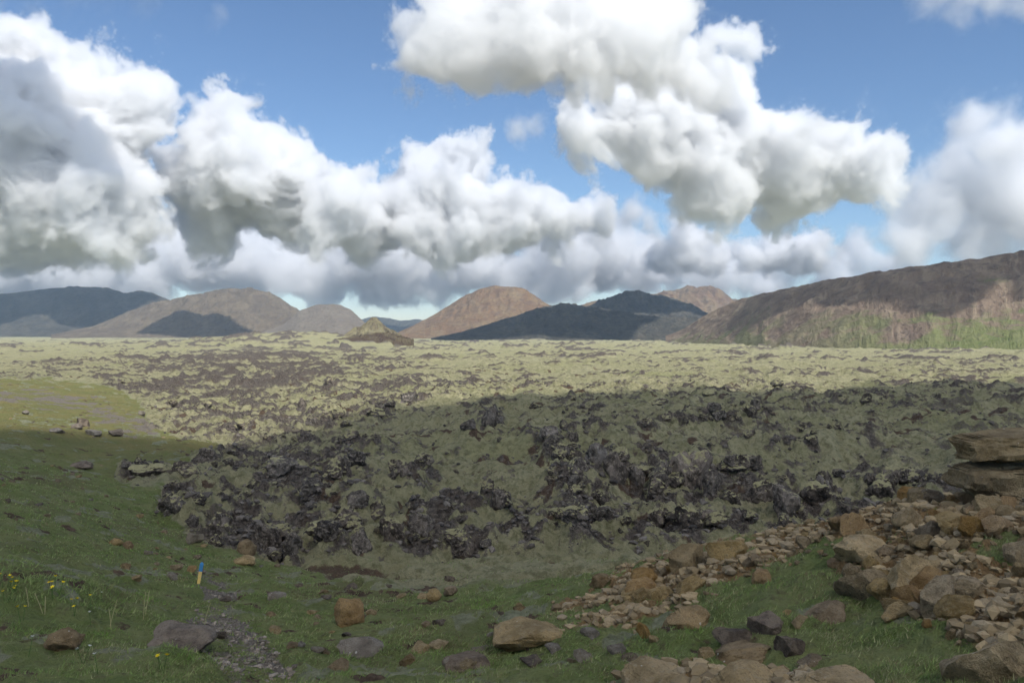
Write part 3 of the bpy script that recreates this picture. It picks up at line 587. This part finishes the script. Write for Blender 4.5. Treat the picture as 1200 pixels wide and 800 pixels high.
NAMED = [
 (407, 717, 37, 34, 'round', ORANGE, 'boulder', 'round orange boulder sitting alone in the green grass', .08, 0),
 (622, 747, 92, 24, 'slab', OCHRE, 'slab_rock', 'long low tan slab in the grass below the rubble band', .2, 0),
 (286, 642, 24, 22, 'round', BROWN, 'boulder', 'domed brown boulder behind a flatter one, beside the lava edge', .1, 1),
 (284, 657, 26, 13, 'round', OCHRE, 'boulder', 'flat oval tan boulder in front of the domed brown boulder', .1, 2),
 (226, 631, 21, 15, 'block', GREY, 'boulder', 'tilted grey boulder on grass at the corner of the dark lava', .1, 0),
 (66, 752, 48, 30, 'block', BROWN, 'rock', 'brown wedge of rock with a dark side in the near grass', .15, 2),
 (205, 750, 84, 26, 'slab', DARK, 'slab_rock', 'broad dark flat rock beside the gravel trail', .3, 1),
 (322, 699, 22, 9, 'slab', GREY, 'slab_rock', 'small grey slab in grass right of the trail', .25, 2),
 (508, 699, 19, 15, 'round', OCHRE, 'rock', 'pale rounded rock in the mossy hollow before the soil bank', .1, 0),
 (527, 694, 18, 12, 'block', BROWN, 'rock', 'brown rock just right of the pale rounded rock', .15, 1),
 (421, 762, 60, 20, 'slab', GREY, 'slab_rock', 'grey lichen-spotted slab in grass below the orange boulder', .3, 0),
 (545, 780, 56, 18, 'slab', DARK, 'slab_rock', 'dark flat slab almost buried in grass near the bottom edge', .4, 2),
 (1022, 645, 72, 30, 'slab', OCHRE, 'slab_rock', 'large flat-topped ochre block in the middle of the rubble slope', .1, 1),
 (1078, 674, 66, 44, 'block', OCHRE, 'boulder', 'big square-faced ochre boulder below the flat-topped block', .15, 3),
 (1018, 682, 66, 36, 'block', SLABM, 'boulder', 'big brown boulder left of the square-faced ochre boulder', .15, 4),
 (1130, 716, 54, 32, 'round', OCHRE, 'boulder', 'smooth rounded tan boulder at the foot of the rubble slope', .12, 1),
 (1108, 699, 54, 52, 'block', SLABM, 'boulder', 'tall brown boulder with a dark hollow beside the smooth tan one', .12, 5),
 (1172, 774, 104, 66, 'block', SLABM, 'boulder', 'huge lichen-flecked brown boulder in the bottom right corner', .2, 0),
 (1066, 606, 34, 28, 'round', OCHRE, 'boulder', 'rounded ochre boulder on the crest left of the stacked slabs', .1, 2),
 (1005, 614, 36, 30, 'block', ORANGE, 'boulder', 'upright orange block on the crest of the rubble slope', .12, 2),
 (806, 654, 44, 34, 'block', SLABM, 'boulder', 'pointed brown rock rising above the left end of the rubble', .12, 1),
 (752, 690, 40, 26, 'round', ORANGE, 'boulder', 'rounded orange boulder at the left tip of the rubble band', .12, 1),
 (757, 676, 32, 20, 'round', ORANGE, 'boulder', 'orange boulder tucked behind the rounded one at the rubble tip', .12, 2),
 (812, 688, 40, 22, 'block', OCHRE, 'rock', 'leaning ochre slab of rock above the gravel of the rubble band', .12, 3),
 (776, 697, 34, 20, 'block', OCHRE, 'rock', 'squat ochre rock between orange boulders and gravel', .12, 4),
 (855, 645, 50, 24, 'block', OCHRE, 'rock', 'broad ochre rock on the crest right of the pointed rock', .12, 0),
 (884, 657, 24, 16, 'block', BROWN, 'rock', 'darker brown block under the broad ochre crest rock', .1, 2),
 (810, 727, 62, 26, 'slab', BROWN, 'slab_rock', 'brown slab half sunk in grass under the rubble band', .25, 0),
 (756, 741, 20, 20, 'block', ORANGE, 'rock', 'small pointed orange rock standing in the grass', .1, 5),
 (975, 719, 56, 22, 'slab', BROWN, 'slab_rock', 'brown flat rock in silvery moss on the grassy slope', .25, 1),
 (902, 734, 44, 26, 'block', DARK, 'rock', 'dark brown peaty rock jutting from the grass', .2, 0),
 (880, 768, 84, 20, 'slab', BROWN, 'slab_rock', 'lichen-streaked brown slab just above the bottom ledge', .3, 2),
 (932, 760, 38, 22, 'block', DARK, 'rock', 'dark angular rock in the grass above the bottom ledge', .15, 1),
 (868, 750, 52, 22, 'slab', DARK, 'slab_rock', 'thin dark slab edge poking out of the turf', .3, 1),
 (778, 800, 92, 30, 'slab', OCHRE, 'slab_rock', 'left piece of the flat ochre ledge along the bottom edge', .25, 0),
 (884, 804, 100, 30, 'slab', OCHRE, 'slab_rock', 'middle piece of the flat ochre ledge along the bottom edge', .25, 1),
 (985, 807, 86, 28, 'slab', OCHRE, 'slab_rock', 'right piece of the flat ochre ledge along the bottom edge', .25, 2),
 (1093, 581, 34, 16, 'round', BROWN, 'rock', 'brown rock beside the lower slab of the stack', .12, 0),
 (1160, 604, 26, 22, 'block', ORANGE, 'rock', 'orange rock directly below the stacked slabs', .12, 0),
 (1122, 612, 40, 26, 'block', OCHRE, 'rock', 'ochre rock on the crest just left below the stack', .12, 1),
 (92, 545, 24, 10, 'block', DARK, 'rock', 'dark low rock on the shaded left slope under the shadow edge', .2, 2),
 (131, 636, 18, 9, 'round', OCHRE, 'rock', 'pale flat stone on the shaded left slope', .2, 1),
 (147, 639, 13, 10, 'round', ORANGE, 'rock', 'small orange stone next to the pale flat stone', .2, 2),
 (204, 666, 16, 8, 'block', OCHRE, 'rock', 'ochre stone in the grass left of the trail marker', .2, 0),
 (222, 668, 12, 9, 'block', ORANGE, 'rock', 'orange stone right behind the trail marker', .2, 1),
 (200, 677, 12, 10, 'block', GREY, 'rock', 'grey stone in a dark hollow left of the trail marker', .15, 1),
 (63, 504, 16, 6, 'slab', GREY, 'rock', 'pale stone in the sunlit grass by the shadow edge', .2, 0),
 (94, 495, 16, 12, 'block', DARK, 'rock', 'dark sunlit boulder in the grass on the left', .15, 1),
 (88, 499, 12, 8, 'block', DARK, 'rock', 'dark boulder leaning on the sunlit boulder on the left', .15, 2),
 (107, 507, 18, 8, 'slab', GREY, 'rock', 'low grey sunlit rock right of the dark pair', .2, 1),
 (131, 507, 20, 9, 'block', DARK, 'rock', 'brown sunlit rock in the grass tongue before the lava', .2, 0),
 (165, 484, 8, 7, 'block', GREY, 'rock', 'small pale stone where sunlit grass meets the lava', .1, 0),
 (28, 483, 8, 6, 'block', GREY, 'rock', 'small grey stone at the far left on bare gravel', .1, 2)]
for (px, py, w, h, kd, mt, nm, lb, sk, vi) in NAMED:
    stone(px, py, w, h, kd, mt, nm, lb, 'boulder' if nm == 'boulder' else 'rock', None, sk, vi=vi, rot=R.uniform(-.25, .25))

# the two stacked slabs on the right
lo_me = stone_mesh('slab_rock', SLABM, 71, 'brick', 5, (1.8, 1.3, .58)); hi_me = stone_mesh('slab_rock', SLABM, 98, 'brick', 5, (1.85, 1.3, .46))
sx_, sy_, sz_ = unproject(1165, 590)
lo_o = link('slab_rock', lo_me); lo_o.location = (sx_ + .52, sy_ + .5, sz_ + .27); lo_o.rotation_euler = (.0, .03, .1)
tag(lo_o, 'thick brown slab at the bottom of the stack at the right edge', 'rock')
hi_o = link('slab_rock', hi_me); hi_o.location = (sx_ + .66, sy_ + .5, sz_ + .27 + .515); hi_o.rotation_euler = (.02, -.07, .12)
tag(hi_o, 'long overhanging brown slab on top of the stack at the right edge', 'rock')

# loose rubble on the right: each rock of its own down to about a hand's width, the finer gravel as one mass
n = 0; tries = 0
while n < 260 and tries < 6000:
    tries += 1
    px, py = R.uniform(690, 1230), R.uniform(580, 760)
    dd = float(polydist(np.array([px]), np.array([py]), TAN)[0])
    if dd < -14 + 12 * R.random(): continue
    x, y, zg = unproject(px, py)
    if y > 22: continue
    big_ = R.random() ** 5
    w = (.09 + .42 * big_) * F / y; mt = R.choice((OCHRE, OCHRE, OCHRE, OCHRE, ORANGE, BROWN)); kd = R.choice(('block', 'block', 'block', 'block', 'round')) 
    h = w * R.uniform(.45, .8)
    up = py < 640
    if big_ > .3: lb = 'large angular ochre rock among the rubble along the crest on the right' if up else 'large angular ochre rock among the rubble on the lower right slope'
    else: lb = 'small ochre stone among the rubble along the crest on the right' if up else 'small ochre stone among the rubble on the lower right slope'
    stone(px, py, w, h, kd, mt, 'rubble_rock', lb, 'rock', 'ochre rubble rocks on the right slope', .18, at=(x, y, zg))
    n += 1

# boulders and crags of the lava field
def lava_rock(px, py, w, h, label, mat=None, group=None, vi=None, sink=.32):
    w *= .9; h *= .92
    return stone(px, py, w, h, 'lava', mat or R.choice((LAVAM, LAVAB)), 'lava_rock', label, 'lava rock', group, sink, vi=vi, deep=.9)
for a in [
 (574, 488, 24, 32, 'dark lava spire standing on the shadow edge in the middle'), (548, 497, 22, 14, 'low dark lava rock left of the spire on the shadow edge'),
 (583, 588, 26, 30, 'grey upright lava boulder alone on a mossy hump'), (572, 570, 22, 22, 'dark lava block behind the upright boulder on the mossy hump'),
 (658, 531, 26, 26, 'dark lava boulder left of the big crag'), (700, 533, 34, 30, 'left block of the big lava crag'), (722, 548, 36, 42, 'grey central block of the big lava crag'),
 (744, 560, 26, 28, 'lower block of the big lava crag'), (776, 556, 34, 34, 'dark lava block between the crag and the large outcrop'), (812, 553, 54, 58, 'large spiky lava outcrop right of the big crag'),
 (838, 566, 28, 36, 'right shoulder of the large spiky lava outcrop'), (868, 546, 34, 14, 'low lava ridge right of the large outcrop'), (896, 578, 30, 34, 'pale grey lava boulder in the rough patch right of the outcrop'),
 (928, 590, 46, 44, 'broad lava crag above the rubble crest'), (962, 580, 40, 32, 'dark lava crag right of the broad one above the rubble'), (1000, 600, 34, 24, 'low lava rock just behind the rubble crest'),
 (912, 449, 16, 10, 'dark lava knob on the far shadow edge'), (833, 461, 20, 9, 'rounded dark lava lump on the far shadow edge'), (774, 471, 30, 15, 'dark lava mound just inside the far shadow edge'),
 (385, 446, 12, 8, 'single dark lava knob out in the sunlit moss'), (240, 534, 24, 22, 'dark lava spire at the left tip of the shaded lava'), (214, 550, 40, 20, 'dark lava ridge at the left tip of the shaded lava'),
 (168, 553, 46, 16, 'flat dark lava outcrop in the grass on the left'), (146, 546, 14, 10, 'small dark lava rock left of the flat outcrop'), (203, 592, 36, 32, 'dark blocky lava boulder at the left front'),
 (256, 616, 30, 32, 'smooth dark lava boulder beside the tilted grey boulder'), (321, 653, 22, 15, 'bluish lava block fallen in front of the lava edge'), (341, 640, 24, 34, 'leaning pale lava slab at the lava edge'),
 (312, 632, 36, 34, 'big lava block at the front corner of the lava'), (375, 625, 50, 30, 'wide lava crag along the front edge'), (330, 553, 50, 34, 'tall lava crag on the mossy rise at left'),
 (365, 574, 34, 30, 'dark lava crag below the tall one on the mossy rise'), (396, 548, 34, 24, 'lava crag right of the tall one on the mossy rise'), (422, 636, 32, 34, 'pale lava boulder left of the dark front hollow'),
 (458, 622, 36, 36, 'lava boulder above the dark front hollow'), (492, 616, 34, 34, 'spiky lava boulder at the middle of the front'), (540, 640, 34, 30, 'dark lava boulder at the right end of the front crags'),
 (478, 466, 26, 16, 'sunlit brown lava block beyond the shadow edge'), (440, 484, 26, 14, 'brown lava rock on the shadow edge')]:
    lava_rock(*a)
n = 0; tries = 0
while n < 250 and tries < 8000:
    tries += 1
    cx, cy_, rx, ry = R.choice(CRAGS); px, py = R.gauss(cx, rx * .55), R.gauss(cy_, ry * .6)
    if py < 445: continue
    x, y, zg = unproject(px, py)
    if y < 26 or y > 160 or float(sample(lava, x, y)) < .6: continue
    w = .25 + 1.1 * R.random() ** 1.8; wp = w * F / y
    lit = y > 100 or (px < 560 and py < 500)
    front = py > 585
    lb = 'rough lava rock among many alike in the sunlit moss' if lit else ('rough dark lava rock among many alike along the shaded lava front' if front else 'rough dark lava rock among many alike in the shaded lava field')
    stone(px, py, wp, wp * R.uniform(.55, 1.0), 'lava', R.choice((LAVAM, LAVAM, LAVAB)), 'lava_rock', lb, 'lava rock', 'loose rocks of the lava field', .3, at=(x, y, zg), deep=.9)
    n += 1
# small stones on the left slope
SL = []
for _ in range(150):
    px, py = R.choice([(R.uniform(0, 160), R.uniform(540, 610)), (R.uniform(10, 200), R.uniform(470, 515)), (R.uniform(300, 700), R.uniform(690, 790)), (R.uniform(480, 1000), R.uniform(700, 790)), (R.uniform(250, 620), R.uniform(680, 770)), (R.uniform(120, 330), R.uniform(600, 690))])
    x, y, zg = unproject(px, py)
    if float(sample(lava, x, y)) > .5 or float(sample(tan, x, y)) > .5: continue
    w = R.uniform(.10, .34) * F / y
    zone_ = 'on the left hillside' if px < 210 and py < 620 else 'in the grass of the near slope'
    stone(px, py, w, w * R.uniform(.35, .6), 'block', R.choice((BROWN, GREY, DARK, OCHRE)), 'stone', 'small weathered stone lying ' + zone_, 'stone', 'small stones in the grass', .3, at=(x, y, zg))

# fine rubble and trail gravel
def scatter_stones(name, mats_w, count, r0, r1, smin, smax, mat, seed):
    g = np.random.default_rng(seed); out = []; p, f = ico(1); faces = []; k = 0
    tt = g.uniform(-.66, .66, count * 30); r = np.exp(g.uniform(math.log(r0), math.log(r1), count * 30))
    x, y = np.sin(tt) * r, np.cos(tt) * r
    ok = g.random(len(x)) < sample(mats_w, x, y) ** 1.5
    x, y = x[ok][:count], y[ok][:count]; z = height(x, y); n = len(x)
    s = smin + (smax - smin) * g.random(n) ** 2.5
    jit = 1 + .35 * g.normal(size=(n, len(p), 1)) * .6
    a = g.uniform(0, 6.28, n); ca, sa = np.cos(a), np.sin(a)
    q = p[None] * jit * np.stack([s * g.uniform(.8, 1.3, n), s * g.uniform(.7, 1.1, n), s * g.uniform(.45, .8, n)], -1)[:, None] * .5
    q = np.stack([q[..., 0] * ca[:, None] - q[..., 1] * sa[:, None], q[..., 0] * sa[:, None] + q[..., 1] * ca[:, None], q[..., 2]], -1)
    q += np.stack([x, y, z + s * .12], -1)[:, None]
    fs = (f[None] + (np.arange(n) * len(p))[:, None, None]).reshape(-1, 3)
    me = np_mesh(name, q.reshape(-1, 3), fs, [mat], smooth=False)
    cv = np.repeat(g.random(n), len(p)); color_attr(me, 'tint', np.stack([cv, cv, cv, cv * 0 + 1], -1))
    return tag(link(name, me), kind='stuff')
def gravel_mat(name, cols):
    m, t, b = new_mat(name); s = t.n('ShaderNodeSeparateColor'); t.put(s.inputs[0], t.n('ShaderNodeVertexColor', layer_name='tint').outputs[0])
    nn = t.noise(t.n('ShaderNodeTexCoord').outputs['Object'], 30, 3)
    c = t.mix(s.outputs[0], cols[0], cols[1]); c = t.mix(t.ramp(t.m('FRACT', t.m('MULTIPLY', s.outputs[0], 7.7)), .5, 1., 0, .6), c, cols[2]); c = t.mix(t.ramp(nn, .5, .7, 0, .5), c, cols[0])
    t.put(b.inputs['Base Color'], c); return m
scatter_stones('rubble', tan * (YD < 21), 10000, 5, 22, .025, .22, gravel_mat('fine_rubble', ((.13, .098, .056), (.31, .24, .14), (.25, .21, .15))), 21)
scatter_stones('lava_rubble', rock_w * (YD > 27), 9000, 27, 130, .06, .40, gravel_mat('lava_chips', ((.04, .036, .033), (.135, .12, .105), (.19, .17, .15))), 23)
scatter_stones('trail_gravel', trail, 1700, 9, 24, .02, .10, gravel_mat('trail_stones', ((.10, .088, .072), (.27, .235, .195), (.20, .165, .13))), 22)

# ------------------------------------------------------------------ trail marker, flowers
mx, my, mz = unproject(231, 685)
pm, t, b = new_mat('yellow_paint'); nn = t.noise(t.n('ShaderNodeTexCoord').outputs['Object'], 14, 4); t.put(b.inputs['Base Color'], t.mix(t.ramp(nn, .45, .7, 0, .6), (.66, .50, .17), (.45, .36, .2))); b.inputs['Roughness'].default_value = .6
bm_, t, b = new_mat('blue_paint'); nn = t.noise(t.n('ShaderNodeTexCoord').outputs['Object'], 14, 4); t.put(b.inputs['Base Color'], t.mix(t.ramp(nn, .45, .7, 0, .5), (.05, .22, .46), (.09, .2, .34))); b.inputs['Roughness'].default_value = .5
root = link('trail_marker', None, loc=(mx, my, mz - .02)); root.rotation_euler = (0, .16, .2)
tag(root, 'short yellow wooden peg with a blue top marking the trail in the grass', 'trail marker')
def peg(name, z0, z1, w0, w1, d, mat, point=0.):
    bm = bmesh.new(); lv = [(z0, w0), (z1, w1)] + ([(z1 + point, w1 * .45)] if point else []); rings = []
    for z, w in lv:
        rings.append([bm.verts.new((sx * w / 2, sy * d / 2 * (w / w1 if z > z1 else 1), z)) for sx, sy in ((-1, -1), (1, -1), (1, 1), (-1, 1))])
    for a, c in zip(rings, rings[1:]):
        for i in range(4): bm.faces.new((a[i], a[(i + 1) % 4], c[(i + 1) % 4], c[i]))
    bm.faces.new(rings[0][::-1]); bm.faces.new(rings[-1]); bmesh.ops.bevel(bm, geom=bm.edges[:], offset=.005, segments=2, affect='EDGES')
    me = bpy.data.meshes.new(name); bm.to_mesh(me); bm.free(); me.materials.append(mat); return link(name, me, root)
peg('post', -.1, .31, .065, .075, .045, pm); peg('painted_top', .312, .49, .082, .082, .05, bm_, .04)

def flat_mat(name, c, r=.7):
    m, t, b = new_mat(name); b.inputs['Base Color'].default_value = (*c, 1); b.inputs['Roughness'].default_value = r; return m
YEL, WHT, STM, STRAW = flat_mat('yellow_petal', (.85, .66, .02)), flat_mat('white_petal', (.8, .8, .76)), flat_mat('green_stem', (.07, .13, .03)), flat_mat('straw', (.36, .33, .17))
def stem_mesh(h, w, mat):
    a = np.linspace(0, 2 * np.pi, 6)[:-1]; zs = np.linspace(0, h, 6); co = [(math.cos(q) * w + .06 * h * (z / h) ** 2, math.sin(q) * w, z) for z in zs for q in a]
    f = [(i * 5 + j, i * 5 + (j + 1) % 5, (i + 1) * 5 + (j + 1) % 5, (i + 1) * 5 + j) for i in range(5) for j in range(5)]
    return np_mesh('stem', co, f, [mat])
def blossom_mesh(mat, r, h, npet):
    bm = bmesh.new(); c = bm.verts.new((0, 0, -.004)); 
    for k in range(npet):
        a = 2 * math.pi * k / npet; wv_ = math.pi / npet * .95
        p1 = bm.verts.new((math.cos(a - wv_) * r * .6, math.sin(a - wv_) * r * .6, r * .25)); p2 = bm.verts.new((math.cos(a - wv_ * .5) * r, math.sin(a - wv_ * .5) * r, r * .45))
        p3 = bm.verts.new((math.cos(a + wv_ * .5) * r, math.sin(a + wv_ * .5) * r, r * .45)); p4 = bm.verts.new((math.cos(a + wv_) * r * .6, math.sin(a + wv_) * r * .6, r * .25))
        bm.faces.new((c, p1, p2, p3, p4))
    bmesh.ops.solidify(bm, geom=bm.faces[:], thickness=.002)
    for v in bm.verts: v.co += Vector((.06 * h, 0, h))
    me = bpy.data.meshes.new('blossom'); bm.to_mesh(me); bm.free(); me.materials.append(mat); return me
SM = stem_mesh(.2, .004, STM); BY = blossom_mesh(YEL, .027, .2, 5); BW = blossom_mesh(WHT, .024, .2, 7)
def flower(px, py, yellow, label, group):
    x, y, z = unproject(px, py + 9); r = link('buttercup' if yellow else 'daisy', None, loc=(x, y, z - .02)); r.rotation_euler = (R.uniform(.0, .35), R.uniform(-.2, .2), R.uniform(0, 6.3)); r.scale = (1, 1, R.uniform(.75, 1.4))
    tag(r, label, 'flower', group); link('stem', SM, r); link('blossom', BY if yellow else BW, r)
for px, py in [(3, 697), (8, 686), (15, 686), (17, 688), (1, 681), (6, 685), (58, 684), (60, 694), (66, 693), (59, 695), (62, 686), (22, 721), (12, 690), (5, 699), (16, 685), (58, 686)]:
    flower(px, py, True, 'yellow buttercup on the dark green hummock at the left edge', 'buttercups on the hummock')
for px, py in [(80, 708), (85, 714), (103, 706), (85, 715), (24, 720), (189, 781), (190, 783), (186, 779)]:
    flower(px, py, True, 'yellow buttercup scattered in the open near grass', 'buttercups in the open grass')
for px, py in [(116, 697), (104, 726), (30, 763), (94, 769), (112, 783), (95, 770)]:
    flower(px, py, False, 'small white flower in the near grass on the left', 'white flowers in the grass')
STK = stem_mesh(.42, .005, STRAW)
for px, py in [(128, 740), (126, 738), (168, 724), (166, 728), (48, 720), (50, 722), (31, 712), (238, 560 + 170)]:
    x, y, z = unproject(px, py); o = link('grass_stalk', STK, loc=(x, y, z - .02)); o.rotation_euler = (R.uniform(-.1, .1), R.uniform(0, .25), R.uniform(0, 6)); o.scale = (1, 1, R.uniform(.6, 1.1))
    tag(o, 'dry pale grass stalk standing above the near turf', 'grass stalk', 'dry stalks in the near grass')

# ------------------------------------------------------------------ grass
gmat, t, b = new_mat('grass'); gc = t.n('ShaderNodeVertexColor', layer_name='tint').outputs[0]; t.put(b.inputs['Base Color'], gc); b.inputs['Roughness'].default_value = .7
gt = t.n('ShaderNodeBsdfTranslucent'); t.put(gt.inputs[0], gc); gx_ = t.n('ShaderNodeMixShader'); gx_.inputs[0].default_value = .45
t.t.links.new(b.outputs[0], gx_.inputs[1]); t.t.links.new(gt.outputs[0], gx_.inputs[2]); t.t.links.new(gx_.outputs[0], t.t.nodes['Material Output'].inputs[0])
def grass_mesh(n, seed):
    g = np.random.default_rng(seed)
    tt = g.uniform(-.74, .74, n); r = np.exp(g.uniform(math.log(4.2), math.log(48), n)); x, y = np.sin(tt) * r, np.cos(tt) * r
    wgt = sample(grassy, x, y) * (1 - .93 * sample(tan, x, y)) * (1 - .92 * sample(trail, x, y)) * (1 - .93 * sample(moss_w, x, y)) * (1 - .8 * sample(brown, x, y))
    cl = fbm(x, y, 1.1, 4, 400); keep = g.random(n) < wgt * sstep(-.30, .25, cl)
    x, y, r, cl = x[keep], y[keep], r[keep], cl[keep]; n = len(x); z = height(x, y)
    lush = np.exp(-(((x / y * F + 560) / 100) ** 2 + ((y - 13) / 2) ** 2))
    h = (.025 + .055 * g.random(n) ** 1.8) * (1 + .5 * cl) * (1 + .5 * lush); w = np.maximum(.006, r * .00075) * g.uniform(.7, 1.4, n)
    a = g.uniform(0, 6.28, n); ln = g.normal(size=(n, 2)) * .55 + np.array([.35, -.15]); e = np.stack([np.cos(a), np.sin(a)], -1) * w[:, None]
    base = np.stack([x, y, z - .012], -1); v0 = base.copy(); v0[:, :2] -= e; v1 = base.copy(); v1[:, :2] += e
    tip = base.copy(); tip[:, :2] += ln * h[:, None]; tip[:, 2] += h
    co = np.stack([v0, v1, tip], 1).reshape(-1, 3)
    me = np_mesh('grass', co, np.arange(3 * n).reshape(-1, 3), [gmat], smooth=False)
    p = fbm(x, y, 2.4, 4, 410) + .35 * g.normal(size=n); q = fbm(x, y, .8, 3, 415) + .4 * g.normal(size=n)
    c = np.array([.165, .235, .070])[None] * (1 - sstep(-.3, .5, p))[:, None] + np.array([.25, .30, .12])[None] * sstep(-.3, .5, p)[:, None]
    d = (.8 * sstep(.1, .8, q) * (1 - lush))[:, None]; viv = (.8 * sstep(.10, .5, fbm(x, y, 1.3, 4, 430)))[:, None]; c = c * (1 - viv) + np.array([.17, .30, .055]) * viv
    c = c * (1 - d) + np.array([.34, .32, .19]) * d
    br = (.75 * sstep(.35, .8, fbm(x, y, 1.7, 4, 420) + .5 * g.normal(size=n)) * (1 - lush))[:, None]; c = c * (1 - br) + np.array([.22, .165, .10]) * br
    c = c * g.uniform(.8, 1.5, n)[:, None]
    color_attr(me, 'tint', np.repeat(np.c_[c, np.ones(n)], 3, 0))
    return me
tag(link('grass', grass_mesh(620000, 31)), kind='stuff')

# ------------------------------------------------------------------ render settings
cy = SC.cycles
cy.use_denoising = True; cy.use_adaptive_sampling = True; cy.adaptive_threshold = .02
cy.max_bounces = 15; cy.diffuse_bounces = 3; cy.glossy_bounces = 1; cy.transmission_bounces = 6; cy.volume_bounces = 13; cy.volume_step_rate = 2.
cy.caustics_reflective = False; cy.caustics_refractive = False
vs = SC.view_settings; vs.view_transform = 'Standard'; vs.look = 'None'; vs.exposure = 1.18; vs.gamma = 1
